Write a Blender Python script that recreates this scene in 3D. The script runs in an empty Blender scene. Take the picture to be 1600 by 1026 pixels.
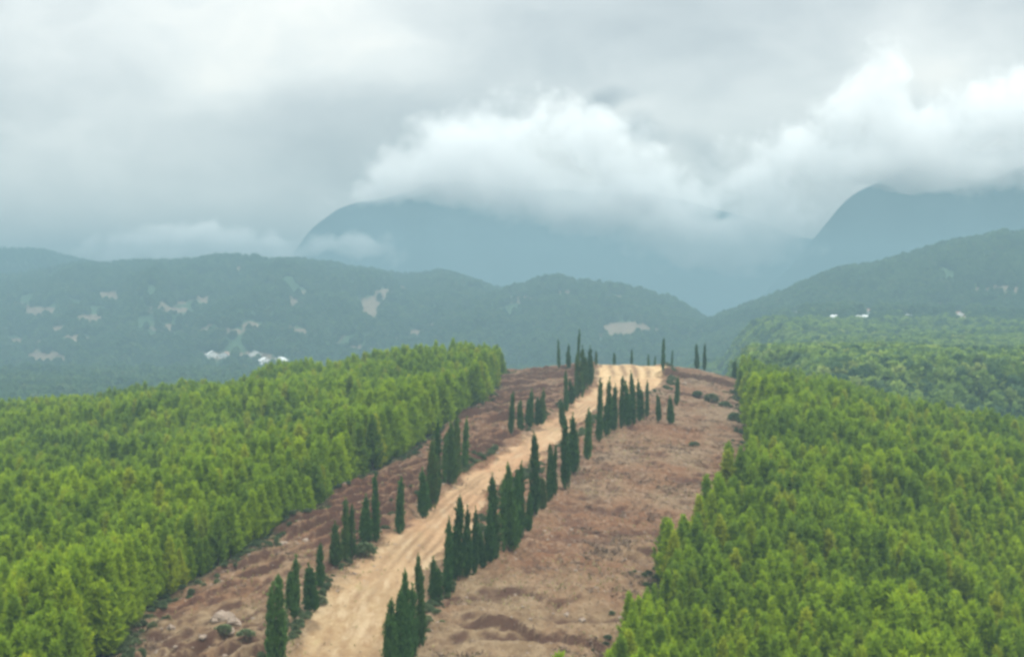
import bpy, math, random
import numpy as np
from mathutils import Vector

random.seed(7)
rng = np.random.default_rng(11)
S = bpy.context.scene
COL = S.collection

# ------------------------------------------------------------------ camera
F, CX, CY, HY = 3000.0, 800.0, 513.0, 450.0      # focal length in photo pixels, centre, eye level
PITCH = math.atan((CY - HY) / F)
cam_d = bpy.data.cameras.new('camera')
cam_d.sensor_fit = 'HORIZONTAL'; cam_d.sensor_width = 36.0
cam_d.lens = 36.0 * F / 1600.0
cam_d.clip_start = 1.0; cam_d.clip_end = 30000.0
cam = bpy.data.objects.new('camera', cam_d); COL.objects.link(cam)
cam.location = (0, 0, 0); cam.rotation_euler = (math.pi / 2 - PITCH, 0, 0)
S.camera = cam

# ------------------------------------------------------------------ render settings
S.view_settings.view_transform = 'Standard'
S.view_settings.look = 'None'
S.view_settings.gamma = 1.0
S.view_settings.use_curve_mapping = False
S.view_settings.exposure = 1.1
cy = S.cycles
cy.use_denoising = True
cy.max_bounces = 12; cy.diffuse_bounces = 5; cy.glossy_bounces = 1
cy.transmission_bounces = 5; cy.volume_bounces = 3; cy.transparent_max_bounces = 8
cy.filter_width = 3.0
cy.use_adaptive_sampling = True

# ------------------------------------------------------------------ node helpers
class NT:
    def __init__(s, tree):
        s.t = tree; s.n = tree.nodes; s.l = tree.links
    def new(s, kind, **kw):
        n = s.n.new(kind)
        for k, v in kw.items():
            if k == 'op': n.operation = v
            elif k == 'ins':
                for a, b in v.items(): s.put(n.inputs[a], b)
            else: setattr(n, k, v)
        return n
    def put(s, sock, v):
        if hasattr(v, 'is_output') or isinstance(v, bpy.types.NodeSocket): s.l.new(v, sock)
        else: sock.default_value = v
    def m(s, op, a, b=None, c=None, clamp=False):
        n = s.n.new('ShaderNodeMath'); n.operation = op; n.use_clamp = clamp
        s.put(n.inputs[0], a)
        if b is not None: s.put(n.inputs[1], b)
        if c is not None: s.put(n.inputs[2], c)
        return n.outputs[0]
    def v(s, op, a, b=None):
        n = s.n.new('ShaderNodeVectorMath'); n.operation = op
        s.put(n.inputs[0], a)
        if b is not None: s.put(n.inputs[1], b)
        return n.outputs['Value'] if op in ('LENGTH', 'DOT_PRODUCT', 'DISTANCE') else n.outputs[0]
    def noise(s, vec, scale, detail=4, rough=0.55, dist=0.0):
        n = s.n.new('ShaderNodeTexNoise'); n.noise_dimensions = '3D'
        s.put(n.inputs['Vector'], vec); n.inputs['Scale'].default_value = scale
        n.inputs['Detail'].default_value = detail; n.inputs['Roughness'].default_value = rough
        n.inputs['Distortion'].default_value = dist
        return n.outputs['Fac']
    def ramp(s, f, a, b, c=0.0, d=1.0, mode='SMOOTHSTEP'):
        n = s.n.new('ShaderNodeMapRange'); n.interpolation_type = mode
        s.put(n.inputs[0], f)
        for i, q in zip((1, 2, 3, 4), (a, b, c, d)): n.inputs[i].default_value = q
        return n.outputs[0]
    def mix(s, f, a, b):
        n = s.n.new('ShaderNodeMix'); n.data_type = 'RGBA'
        s.put(n.inputs[0], f); s.put(n.inputs[6], a); s.put(n.inputs[7], b)
        return n.outputs[2]

def c4(r, g, b): return (r, g, b, 1.0)

# ------------------------------------------------------------------ world: overcast cloud deck over a Nishita sky
SUN_EL, SUN_AZ = math.radians(58), math.radians(140)       # azimuth measured clockwise from +Y
W = bpy.data.worlds.new('World'); S.world = W; W.use_nodes = True
n = NT(W.node_tree); n.n.clear()
out = n.new('ShaderNodeOutputWorld')
sky = n.new('ShaderNodeTexSky', sky_type='NISHITA', sun_disc=False)
sky.sun_elevation = SUN_EL; sky.sun_rotation = SUN_AZ
tc = n.new('ShaderNodeTexCoord')
d0 = tc.outputs['Generated']
warp = n.new('ShaderNodeTexNoise'); warp.inputs['Scale'].default_value = 9.0; warp.inputs['Detail'].default_value = 5
n.put(warp.inputs['Vector'], n.v('MULTIPLY', d0, (1, 1, 2.0)))
wv = n.v('MULTIPLY', n.v('SUBTRACT', warp.outputs['Color'], (.5, .5, .5)), (.07, .0, .055))
d = n.v('ADD', d0, wv)
def sky_spot(px, py, rx, ry):
    c = ((px - 800) / F, 1.0, (HY - py) / F)
    q = n.v('MULTIPLY', n.v('SUBTRACT', d, c), (F / rx, 0.0, F / ry))
    q = n.v('LENGTH', q)
    return n.ramp(q, 1.0, 0.0, 0.0, 1.0)
acc = n.ramp(n.noise(n.v('MULTIPLY', d, (1, 1, 2.2)), 7.0, 6, 0.5), 0.3, 0.7, -0.07, 0.09)
acc = n.m('ADD', acc, n.ramp(n.noise(n.v('MULTIPLY', d, (1, 1, 1.6)), 30.0, 5, 0.5), 0.3, 0.7, -0.05, 0.05))
for (px, py, rx, ry, w) in [(460, -30, 330, 230, .42), (150, 60, 360, 220, .27), (200, 260, 320, 160, .08), (620, 90, 240, 140, .10), (360, 120, 190, 110, .14), (300, -200, 900, 250, .15),
                            (950, 220, 260, 150, .26), (1390, 120, 150, 110, .26), (1230, 220, 240, 110, .18),
                            (1560, 170, 190, 140, .36), (1750, 160, 250, 160, .3),
                            (1040, 60, 260, 80, -.10), (975, 165, 56, 34, -.42), (1040, 212, 56, 30, -.42), (1110, 235, 60, 40, -.2), (600, 200, 220, 140, -.10), (60, 330, 330, 140, .03),
                            (1330, 40, 180, 60, -.05), (540, 270, 200, 90, -.08)]:
    acc = n.m('ADD', acc, n.m('MULTIPLY', sky_spot(px, py, rx, ry), w))
acc = n.m('ADD', acc, 0.47, clamp=True)
cr = n.new('ShaderNodeValToRGB')
cr.color_ramp.elements[0].position = 0.0; cr.color_ramp.elements[0].color = c4(.205, .235, .25)
cr.color_ramp.elements[1].position = 1.0; cr.color_ramp.elements[1].color = c4(.655, .64, .59)
e = cr.color_ramp.elements.new(.42); e.color = c4(.355, .380, .385)
e = cr.color_ramp.elements.new(.75); e.color = c4(.515, .53, .515)
n.put(cr.inputs[0], acc)
zc = n.new('ShaderNodeSeparateXYZ'); n.put(zc.inputs[0], d0)
lift = n.ramp(zc.outputs[2], .16, 1.0, 1.0, 4.2)             # CIE overcast: zenith far brighter than the horizon
lift = n.m('MULTIPLY', lift, n.ramp(zc.outputs[2], -.12, -.02, .25, 1.0))
cl = n.new('ShaderNodeVectorMath', op='SCALE'); n.put(cl.inputs[0], cr.outputs[0]); n.put(cl.inputs['Scale'], lift)
b1 = n.new('ShaderNodeBackground'); n.put(b1.inputs[0], sky.outputs[0]); b1.inputs[1].default_value = 0.08
b2 = n.new('ShaderNodeBackground'); n.put(b2.inputs[0], cl.outputs[0]); b2.inputs[1].default_value = 1.0
mx = n.new('ShaderNodeMixShader'); mx.inputs[0].default_value = 0.92
n.put(mx.inputs[1], b1.outputs[0]); n.put(mx.inputs[2], b2.outputs[0]); n.put(out.inputs[0], mx.outputs[0])

# ------------------------------------------------------------------ sun behind thin cloud
sd = bpy.data.lights.new('sun', 'SUN'); sd.energy = 1.5; sd.angle = math.radians(20); sd.color = (1, .96, .88)
so = bpy.data.objects.new('sun', sd); COL.objects.link(so)
sdir = Vector((math.sin(SUN_AZ) * math.cos(SUN_EL), math.cos(SUN_AZ) * math.cos(SUN_EL), math.sin(SUN_EL)))
so.rotation_euler = sdir.to_track_quat('Z', 'Y').to_euler()

# ------------------------------------------------------------------ numeric noise
def _h(ix, iy, seed):
    v = np.sin(ix * 127.1 + iy * 311.7 + seed * 74.7) * 43758.5453
    return v - np.floor(v)
def vnoise(x, y, seed=0):
    x = np.asarray(x, float); y = np.asarray(y, float)
    ix, iy = np.floor(x), np.floor(y); fx, fy = x - ix, y - iy
    fx = fx * fx * fx * (fx * (fx * 6 - 15) + 10); fy = fy * fy * fy * (fy * (fy * 6 - 15) + 10)
    a, b = _h(ix, iy, seed), _h(ix + 1, iy, seed); c, d_ = _h(ix, iy + 1, seed), _h(ix + 1, iy + 1, seed)
    return (a + (b - a) * fx) * (1 - fy) + (c + (d_ - c) * fx) * fy - .5
def fbm(x, y, sc, octv=4, seed=0, g=.5):
    r = 0; a = 1; s = 1.0 / sc
    for o in range(octv):
        ca, sa = math.cos(o * .9), math.sin(o * .9)
        r = r + a * vnoise((x * ca - y * sa) * s + o * 17.3, (x * sa + y * ca) * s - o * 9.1, seed + o); a *= g; s *= 2.03
    return r
def sstep(a, b, x):
    t = np.clip((x - a) / (b - a), 0, 1); return t * t * (3 - 2 * t)
def curve(tab):
    xs = np.array([p[0] for p in tab], float); ys = np.array([p[1] for p in tab], float)
    h = np.diff(xs); dl = np.diff(ys) / h
    m = np.zeros(len(xs)); m[0], m[-1] = dl[0], dl[-1]
    for i in range(1, len(xs) - 1):
        if dl[i - 1] * dl[i] > 0:
            w1, w2 = 2 * h[i] + h[i - 1], h[i] + 2 * h[i - 1]
            m[i] = (w1 + w2) / (w1 / dl[i - 1] + w2 / dl[i])
    def f(x):
        x = np.clip(np.asarray(x, float), xs[0], xs[-1]); i = np.clip(np.searchsorted(xs, x) - 1, 0, len(xs) - 2)
        t = (x - xs[i]) / h[i]; t2, t3 = t * t, t * t * t
        return ys[i] * (2 * t3 - 3 * t2 + 1) + h[i] * m[i] * (t3 - 2 * t2 + t) + ys[i + 1] * (3 * t2 - 2 * t3) + h[i] * m[i + 1] * (t3 - t2)
    return f

# ------------------------------------------------------------------ lie of the land (metres, eye level = 0)
ZC = curve([(-300, -44), (60, -39.5), (120, -36.3), (170, -32.7), (200, -30), (232, -27.1), (285, -23.9), (340, -22.3), (420, -20.6), (480, -19.4), (900, -12)])
XC = curve([(-300, -120), (100, -32), (150, -20), (180, -14), (200, -10), (240, -1.6), (285, 8.5), (340, 15), (390, 20), (480, 27), (700, 40)])
EL = curve([(-300, -140), (100, -58), (150, -36), (170, -35.5), (187, -36.0), (200, -33.5), (240, -24.5), (285, -16), (340, -9.5), (390, -5.5), (480, -2.5), (700, 10)])
ER = curve([(-300, -90), (100, -8), (150, 5), (180, 11.2), (207, 17), (225, 22.3), (285, 36), (340, 42), (390, 47), (480, 58), (700, 70)])
TL = curve([(100, -31), (165, -19.5), (178, -19.0), (190, -18.2), (207, -16.4), (228, -13.0), (255, -7.5), (285, -1.0), (312, 3.5), (340, 8.0), (380, 14.3), (420, 18.0), (480, 21.0), (520, 22)])
TR = curve([(100, -22), (165, -11.2), (178, -10.2), (190, -9.3), (207, -7.6), (228, -4.6), (255, -.6), (285, 5.6), (312, 10.5), (340, 14.0), (375, 22), (395, 29), (420, 33.0), (450, 36), (480, 38), (520, 38)])
HA = curve([(-900, 425), (-400, 425), (0, 432), (60, 425), (130, 412), (250, 412), (350, 412), (420, 420), (500, 416), (570, 420), (640, 431), (690, 428), (740, 440), (790, 453), (860, 470), (950, 500), (1100, 530), (1300, 560), (2600, 600)])
HB = curve([(-900, 620), (500, 600), (700, 490), (780, 456), (830, 439), (860, 432), (900, 438), (960, 446), (1020, 458), (1060, 470), (1090, 490), (1118, 512), (1170, 565), (1400, 620), (2600, 640)])
H0 = curve([(-900, 391), (-400, 391), (0, 391), (50, 392), (100, 402), (160, 418), (220, 440), (400, 480), (1000, 600), (2600, 640)])
HC = curve([(-900, 640), (900, 620), (1060, 545), (1110, 502), (1160, 482), (1240, 453), (1300, 431), (1400, 409), (1480, 386), (1600, 368), (1900, 352), (2600, 350)])

def hill(u, Y, prof, D0, Dc, base, seed):
    crest = (HY - prof(u)) / F * Dc - 6.0
    t = (Y - D0) / (Dc - D0)
    sh = np.where(t < 1, np.sin(np.clip(t, 0, 1) * math.pi / 2) ** 1.15, 1 - (t - 1) * .9)
    sp = fbm(u * 2.2, Y * .35, 260, 4, seed) * np.clip(t, 0, 1) * np.clip(1 - t, 0, 1) * 2.0
    return base + (crest - base) * np.clip(sh + sp * .55, -1, 1.2)
def smax(a, b, k):
    h = np.clip(.5 + .5 * (a - b) / k, 0, 1); return b + (a - b) * h + k * h * (1 - h)
def zfar(X, Y):
    Ys = np.maximum(Y, 60.0); u = CX + F * X / Ys
    z = -140 + fbm(X, Y, 300, 3, 5) * 18
    z = smax(z, hill(u, Y, HA, 1300, 3000, -150, 31), 12)
    z = smax(z, hill(u, Y, HB, 1250, 2450, -150, 37), 8)
    z = smax(z, hill(u, Y, H0, 3000, 3900, -150, 43), 8)
    pl = -31 + 2 * sstep(560, 700, Y) - 9 * sstep(720, 880, Y) + 9 * sstep(950, 1700, Y) + fbm(X, Y, 170, 4, 53) * (5 + 8 * sstep(700, 1000, Y))
    k = sstep(1010, 1230, u + fbm(X, Y, 120, 3, 57) * 120) * sstep(500, 610, Y)
    z = z + (np.maximum(pl, z) - z) * k * (1 - sstep(1900, 2600, Y))
    z = smax(z, hill(u, Y, HC, 1620, 2300, -75, 59), 8)
    return np.where(Y < 520, -140, z)
def znear(X, Y):
    s = X - XC(Y)
    z = ZC(np.minimum(Y, 520.0)) - np.where(s < 0, .12 * (np.sqrt(s * s + 225) - 15), .36 * (np.sqrt(s * s + 2500) - 50))
    z = z + fbm(X, Y, 55, 3, 3) * 4.2 * sstep(15, 60, np.abs(s)) * (1 - sstep(360, 460, Y) * (s < 0))
    yc = 484 + fbm(X, X * .3, 40, 2, 9) * 10 + 6 * sstep(25, 60, -s) - 22 * sstep(14, 50, s)
    t = np.maximum(0, Y - yc)
    z = z + fbm(X, Y, 85, 2, 13) * 9 * sstep(45, 90, s)
    return z - (.5 - .47 * sstep(45, 110, s)) * (np.sqrt(t * t + 400) - 20)
def zbase(X, Y):
    return np.maximum(znear(X, Y), zfar(X, Y))
def edge_l(Y, X=0): return EL(Y) + fbm(Y, Y * .3, 14, 3, 61) * 3.0
def edge_r(Y, X=0): return ER(Y) + fbm(Y, Y * .3, 14, 3, 67) * 3.5
def track_mask(X, Y):
    w = fbm(X, Y, 5, 4, 71, .6) * 2.6
    a, b = TL(Y) + w, TR(Y) + w
    return sstep(a - .5, a + .7, X) * (1 - sstep(b - .7, b + .5, X))
def detail(X, Y):
    """small relief of the cleared strip: furrows, berms, ruts, clods"""
    el, er = EL(Y), ER(Y)
    inside = sstep(el - 3, el + 1, X) * (1 - sstep(er - 1, er + 3, X)) * (1 - sstep(500, 520, Y))
    tm = track_mask(X, Y)
    tl, tr = TL(Y), TR(Y)
    rough = fbm(X, Y * .8, 2.2, 4, 81, .62) * .62 + fbm(X, Y, 9, 3, 83) * .55
    # cut terraces left of the track: low risers facing down the ridge
    up = sstep(300, 350, Y)
    q = (Y * .6 - X * .8) * (1 - up) + (Y * .55 - X * .05) * up + fbm(X * .5, Y * .5, 9, 3, 85) * 3.2
    ph = (q / 3.3) % 1.0
    fur = (sstep(0, .14, ph) * (1 - sstep(.14, .95, ph)) - .25) * (.45 + 1.5 * sstep(-.25, .25, fbm(X, Y, 18, 2, 87)))
    left = sstep(.5, 3.0, tl - X)
    ph2 = (Y * .5 - X * .25) + fbm(X * .3, Y * .6, 7, 3, 89) * 5
    fr2 = np.abs(((ph2 / 5.5) % 1.0) - .5) * 2
    fr2 = -sstep(.6, 1.0, fr2) * .5 * sstep(-.05, .2, fbm(X, Y, 16, 2, 91))
    right = sstep(.5, 3.0, X - tr)
    def riser(x0, y0, x1, y1, h, sd):
        ln = y0 + (X - x0) * (y1 - y0) / (x1 - x0) + fbm(X, X * .2, 4, 3, sd) * 3.0
        dd = Y - ln
        win = sstep(x0 - 1.5, x0 + 1.5, X) * (1 - sstep(x1 - 1.5, x1 + 1.5, X))
        return h * win * sstep(-.25, .35, dd) * (1 - sstep(.6, 8, dd)) - .35 * h * win * np.exp(-((dd + .6) / .5) ** 2)
    bank = riser(-4.5, 184, 9.6, 177, .85, 141) + riser(-2, 196, 8, 193, .35, 145) + riser(34, 448, 56, 436, 1.5, 143) + riser(22, 395, 50, 388, .6, 147) + riser(-31, 171.5, -22, 176, .8, 149)
    berm = .45 * np.exp(-((X - tr - .8) / 1.0) ** 2) + .35 * np.exp(-((X - tl + .8) / 1.0) ** 2)
    c = (X - tl) / np.maximum(tr - tl, 1)
    rut = -1.6 * (np.exp(-((c - .32) / .06) ** 2) + np.exp(-((c - .68) / .06) ** 2)) * .12 * tm
    z = (rough * (1 - .62 * tm) + (fur + rough * .3) * left * (1 - .2 * tm) + fr2 * right + berm * (1 - .5 * tm) - .25 * tm + rut + bank)
    return z * inside
def ground_z(X, Y):
    return zbase(X, Y) + detail(X, Y)

CP, SP_ = math.cos(PITCH), math.sin(PITCH)
def project(X, Y, Z):
    f = Y * CP - Z * SP_; u = Y * SP_ + Z * CP
    return CX + F * X / f, CY - F * u / f
_MY = np.concatenate([np.arange(120, 600, .25), np.geomspace(600, 5000, 2500)])
def cast(px, py, ymin=120, ymax=5000):
    """where the sight line through a photo pixel meets the land"""
    a, b = (px - CX) / F, (CY - py) / F
    dy, dz = CP + b * SP_, -SP_ + b * CP
    Y = _MY[(_MY >= ymin) & (_MY <= ymax)]; t = Y / dy
    X = a * t; Z = dz * t; g = ground_z(X, Y)
    hit = np.nonzero(g >= Z)[0]
    i = hit[0] if len(hit) else int(np.argmax(g - Z))
    return float(X[i]), float(Y[i]), float(g[i])

# ------------------------------------------------------------------ object helpers
def tag(o, label=None, cat=None, group=None, kind=None):
    if label: o['label'] = label
    if cat: o['category'] = cat
    if group: o['group'] = group
    if kind: o['kind'] = kind
    return o
def empty(name, loc, rz=0.0, sc=(1, 1, 1)):
    o = bpy.data.objects.new(name, None); COL.objects.link(o)
    o.empty_display_size = .2; o.location = loc; o.rotation_euler = (0, 0, rz); o.scale = sc
    return o
def mesh_np(name, V, Fc, mat=None, smooth=False):
    me = bpy.data.meshes.new(name)
    V = np.asarray(V, np.float32); Fc = np.asarray(Fc, np.int32); k = Fc.shape[1]
    me.vertices.add(len(V)); me.vertices.foreach_set('co', V.ravel())
    me.loops.add(Fc.size); me.loops.foreach_set('vertex_index', Fc.ravel())
    me.polygons.add(len(Fc)); me.polygons.foreach_set('loop_start', np.arange(0, Fc.size, k, dtype=np.int32))
    me.polygons.foreach_set('loop_total', np.full(len(Fc), k, np.int32))
    me.update(calc_edges=True)
    if smooth: me.polygons.foreach_set('use_smooth', np.ones(len(Fc), bool))
    if mat: me.materials.append(mat)
    return me
def link(name, me, parent=None):
    o = bpy.data.objects.new(name, me); COL.objects.link(o)
    if parent: o.parent = parent
    return o
def attr(me, name, vals, typ='FLOAT'):
    a = me.attributes.new(name, typ, 'POINT')
    a.data.foreach_set('vector' if typ == 'FLOAT_VECTOR' else 'value', np.ascontiguousarray(vals).ravel())

# ------------------------------------------------------------------ materials
def mat(name):
    m = bpy.data.materials.new(name); m.use_nodes = True; t = NT(m.node_tree); t.n.clear()
    o = t.new('ShaderNodeOutputMaterial'); return m, t, o
def bsdf(t, col, rough=.9, spec=.15, normal=None):
    b = t.new('ShaderNodeBsdfPrincipled'); t.put(b.inputs['Base Color'], col); t.put(b.inputs['Roughness'], rough)
    b.inputs['Specular IOR Level'].default_value = spec
    if normal is not None: t.put(b.inputs['Normal'], normal)
    return b.outputs[0]
def leaf_mat(name, dark, mid, light, warm, trans=.25, patch=.02, isl=.35, clump=.16):
    m, t, o = mat(name)
    oi = t.new('ShaderNodeObjectInfo'); g = t.new('ShaderNodeNewGeometry')
    f = t.ramp(t.noise(oi.outputs['Location'], patch, 4, .65), .36, .64)
    f = t.m('ADD', t.m('MULTIPLY', f, .55), t.m('MULTIPLY', oi.outputs['Random'], .45))
    col = t.mix(t.ramp(f, 0, .55), dark, mid); col = t.mix(t.ramp(f, .5, 1.0), col, light)
    r2 = t.m('FRACT', t.m('MULTIPLY', oi.outputs['Random'], 17.31))
    col = t.mix(t.ramp(r2, .8, 1.0, 0, .6), col, warm)
    r4 = t.m('FRACT', t.m('MULTIPLY', oi.outputs['Random'], 53.7))
    col = t.mix(t.ramp(r4, .80, .86, 0, .55), col, dark)
    ob = t.new('ShaderNodeTexCoord').outputs['Object']
    col = t.mix(t.ramp(t.noise(t.v('ADD', ob, oi.outputs['Location']), 1.6, 3, .6), .50, .66, 0, clump), col, light)
    col = t.mix(t.ramp(t.noise(t.v('ADD', ob, oi.outputs['Location']), 1.1, 2, .6), .48, .36, 0, clump), col, dark)
    r3 = g.outputs['Random Per Island']
    col = t.mix(t.ramp(r3, 0, 1, 0, isl, 'LINEAR'), col, light)
    a = bsdf(t, col, .75, .12)
    tr = t.new('ShaderNodeBsdfTranslucent'); t.put(tr.inputs[0], col)
    ms = t.new('ShaderNodeMixShader'); ms.inputs[0].default_value = trans
    t.put(ms.inputs[1], a); t.put(ms.inputs[2], tr.outputs[0]); t.put(o.inputs[0], ms.outputs[0])
    return m
M_PINE = leaf_mat('pine_needles', c4(.075, .145, .030), c4(.205, .31, .018), c4(.34, .44, .016), c4(.42, .39, .03), .5, .035)
M_FAR = leaf_mat('distant_foliage', c4(.05, .10, .045), c4(.09, .16, .06), c4(.15, .22, .075), c4(.17, .19, .08), .35, .012)
M_VAL = leaf_mat('valley_foliage', c4(.08, .15, .04), c4(.20, .29, .05), c4(.30, .385, .075), c4(.38, .38, .12), .35, .03)
M_CYP = leaf_mat('cypress_scales', c4(.009, .030, .012), c4(.030, .088, .022), c4(.085, .165, .035), c4(.11, .115, .03), .25, .05, .6, .8)
M_SHRUB = leaf_mat('shrub_leaves', c4(.06, .095, .045), c4(.10, .14, .065), c4(.15, .185, .08), c4(.18, .165, .085), .15, .05)
def plain(name, a, b, sc, rough=.9):
    m, t, o = mat(name); g = t.new('ShaderNodeTexCoord')
    t.put(o.inputs[0], bsdf(t, t.mix(t.noise(g.outputs['Object'], sc, 4, .6), a, b), rough)); return m
M_BARK = plain('bark', c4(.05, .035, .025), c4(.13, .09, .065), 9)
M_STONE = plain('pale_stone', c4(.17, .125, .095), c4(.30, .235, .18), 3)
M_STICK = plain('dry_brushwood', c4(.06, .035, .025), c4(.24, .165, .115), 6)
M_DRY = plain('dry_grass', c4(.16, .15, .05), c4(.30, .25, .11), 2)
M_WALL = plain('whitewash', c4(.70, .70, .66), c4(.82, .81, .77), 1.5)
M_ROOFW = plain('pale_sheet_roof', c4(.62, .62, .60), c4(.78, .77, .74), 1.2)
M_ROOFR = plain('faded_tile_roof', c4(.30, .17, .13), c4(.42, .27, .21), 2)
M_GLASS = plain('dark_window', c4(.04, .05, .06), c4(.07, .08, .09), 1, .2)
M_DOOR = plain('brown_door', c4(.10, .06, .04), c4(.16, .10, .07), 3)

def earth_material():
    m, t, o = mat('earth')
    P = t.new('ShaderNodeNewGeometry').outputs['Position']
    def at(nm):
        a = t.new('ShaderNodeAttribute', attribute_name=nm); return a.outputs['Fac']
    trk, wood, near, shade_soil = at('track'), at('wood'), at('near'), at('hollow_shade_soil')
    Pf = t.v('MULTIPLY', P, (1.0, .42, 1.0))
    n1 = t.noise(Pf, .11, 5, .6); n2 = t.noise(Pf, .8, 5, .68); n3 = t.noise(Pf, 2.2, 4, .72)
    soil = t.mix(t.ramp(n1, .35, .65), c4(.128, .058, .028), c4(.150, .086, .046))
    soil = t.mix(t.ramp(n2, .50, .72, 0, .8), soil, c4(0.2091, 0.132, 0.0819))
    soil = t.mix(t.ramp(n2, .30, .46, .75, 0), soil, c4(0.0697, 0.044, 0.03276))
    soil = t.mix(t.ramp(n3, .60, .74, 0, .75), soil, c4(0.2542, 0.172, 0.117))
    soil = t.mix(t.ramp(n3, .26, .40, .7, 0), soil, c4(0.0574, 0.0384, 0.02808))
    soil = t.mix(t.ramp(t.noise(Pf, .055, 4, .6), .50, .64, 0, .75), soil, t.mix(n2, c4(.130, .086, .050), c4(.22, .160, .100)))
    soil = t.mix(t.ramp(t.noise(Pf, .5, 4, .65), .56, .70, 0, .6), soil, c4(.10, .052, .032))
    sp = t.noise(t.v('MULTIPLY', P, (1.3, .45, 1.0)), 1.0, 3, .75); sp2 = t.noise(t.v('MULTIPLY', P, (1.1, .4, 1.0)), 1.7, 3, .75)
    soil = t.mix(t.ramp(sp, .46, .36, 0, .65), soil, c4(.050, .026, .016))
    soil = t.mix(t.ramp(sp2, .56, .66, 0, .7), soil, c4(.26, .185, .125))
    soil = t.mix(.07, soil, c4(.06, .025, .014))
    pale = t.mix(t.ramp(n2, .4, .62), c4(.130, .083, .044), c4(.195, .136, .078))
    pale = t.mix(t.ramp(n3, .28, .42, .7, 0), pale, c4(0.082, 0.06, 0.039))
    soil = t.mix(t.m('MULTIPLY', near, t.ramp(n1, .30, .62, .35, 1.0)), soil, pale)
    pale = t.mix(t.ramp(sp, .45, .34, 0, .75), pale, c4(.075, .05, .03))
    soil = t.mix(t.m('MULTIPLY', shade_soil, .88), soil, c4(.052, .024, .017))  # dark tone for painted hollow shade and red cut soil
    tr1 = t.mix(t.ramp(n1, .35, .68), c4(.30, .172, .090), c4(.345, .230, .128))
    trn = t.mix(t.ramp(n2, .35, .65), c4(.215, .133, .065), c4(.285, .20, .108))
    tr1 = t.mix(near, tr1, trn)
    tr1 = t.mix(t.m('MULTIPLY', at('sand'), .85), tr1, t.mix(t.ramp(n2, .35, .65), c4(.36, .225, .10), c4(.50, .36, .20)))
    tr1 = t.mix(t.ramp(n3, .58, .75, 0, .6), tr1, c4(0.3936, 0.28, 0.156))
    tr1 = t.mix(t.ramp(n2, .28, .42, .55, 0), tr1, c4(0.1968, 0.12, 0.0663))
    tr1 = t.mix(t.ramp(t.noise(Pf, .35, 4, .6), .62, .74, 0, .5), tr1, c4(0.205, 0.184, 0.0702))
    rt = at('rut')
    lane = t.noise(t.v('MULTIPLY', P, (.55, .09, .55)), 1.0, 5, .65)
    tr1 = t.mix(t.ramp(lane, .50, .68, 0, .7), tr1, c4(.38, .285, .175))
    tr1 = t.mix(t.ramp(lane, .30, .46, .6, 0), tr1, c4(.165, .10, .055))
    tr1 = t.mix(t.m('MULTIPLY', rt, .9), tr1, c4(.155, .09, .047))
    col = t.mix(trk, soil, tr1)
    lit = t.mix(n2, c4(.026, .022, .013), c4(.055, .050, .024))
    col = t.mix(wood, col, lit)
    bp = t.new('ShaderNodeBump'); bp.inputs['Strength'].default_value = .8; bp.inputs['Distance'].default_value = .25
    t.put(bp.inputs['Height'], t.m('ADD', n3, n2))
    t.put(o.inputs[0], bsdf(t, col, .95, .1, bp.outputs[0]))
    return m
M_EARTH = earth_material()
def hill_material():
    m, t, o = mat('hillside')
    P = t.new('ShaderNodeNewGeometry').outputs['Position']
    cl = t.new('ShaderNodeAttribute', attribute_name='clearing').outputs['Fac']
    n1 = t.noise(P, .02, 5, .6); n2 = t.noise(P, .12, 4, .6)
    gr = t.mix(n2, c4(.032, .062, .032), c4(.06, .10, .045))
    so = t.mix(t.ramp(n2, .35, .65), c4(.15, .11, .075), c4(.22, .165, .115))
    f = t.ramp(t.m('ADD', cl, t.m('MULTIPLY', t.m('SUBTRACT', n2, .5), .9)), .08, .40)
    t.put(o.inputs[0], bsdf(t, t.mix(f, gr, so), .95, .05)); return m
M_HILL = hill_material()

# ------------------------------------------------------------------ ground of the near ridge
def grid_faces(nr, nc):
    i = np.arange(nr * nc).reshape(nr, nc)
    return np.stack([i[:-1, :-1], i[:-1, 1:], i[1:, 1:], i[1:, :-1]], -1).reshape(-1, 4)
Yg = np.concatenate([np.arange(-150, 140, 10.0), np.arange(140, 330, .42), np.arange(330, 496, .6), np.arange(496, 661, 4.0)])
sg = np.concatenate([-np.geomspace(420, 30, 60), np.arange(-29.5, 34, .36), np.geomspace(34.5, 420, 60)])
GY, GS = np.meshgrid(Yg, sg, indexing='ij')
GX = GS + XC(GY)
GZ = ground_z(GX, GY)
nr, nc = GX.shape
V = np.stack([GX, GY, GZ], -1).reshape(-1, 3)
Fq = grid_faces(nr, nc)
tm = track_mask(GX, GY) * (1 - sstep(500, 540, GY))
dn = fbm(GX, GY, 3, 3, 93) * 2.0
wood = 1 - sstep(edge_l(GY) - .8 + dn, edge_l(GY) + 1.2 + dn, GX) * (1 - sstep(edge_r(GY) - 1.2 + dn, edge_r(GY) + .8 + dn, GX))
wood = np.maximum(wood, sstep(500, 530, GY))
nearm = (1 - sstep(175, 235, GY + fbm(GX, GY, 18, 3, 95) * 50))
sandm = sstep(385, 440, GY + fbm(GX, GY, 15, 3, 191) * 40) * tm          # the track is sandy yellow again on the crest
det = detail(GX, GY)
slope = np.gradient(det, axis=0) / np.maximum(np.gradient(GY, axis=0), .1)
shade_soil = np.clip(sstep(.12, .55, -(det + .25 * tm)) * .7 + sstep(.22, .7, slope), 0, 1) * (1 - tm)  # shade painted into hollows, plus dark red soil on the cut risers
fc = tm.ravel()[Fq].mean(1) > .5
cc = (GX - TL(GY)) / np.maximum(TR(GY) - TL(GY), 1) + fbm(GX, GY, 25, 2, 161) * .10
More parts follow.
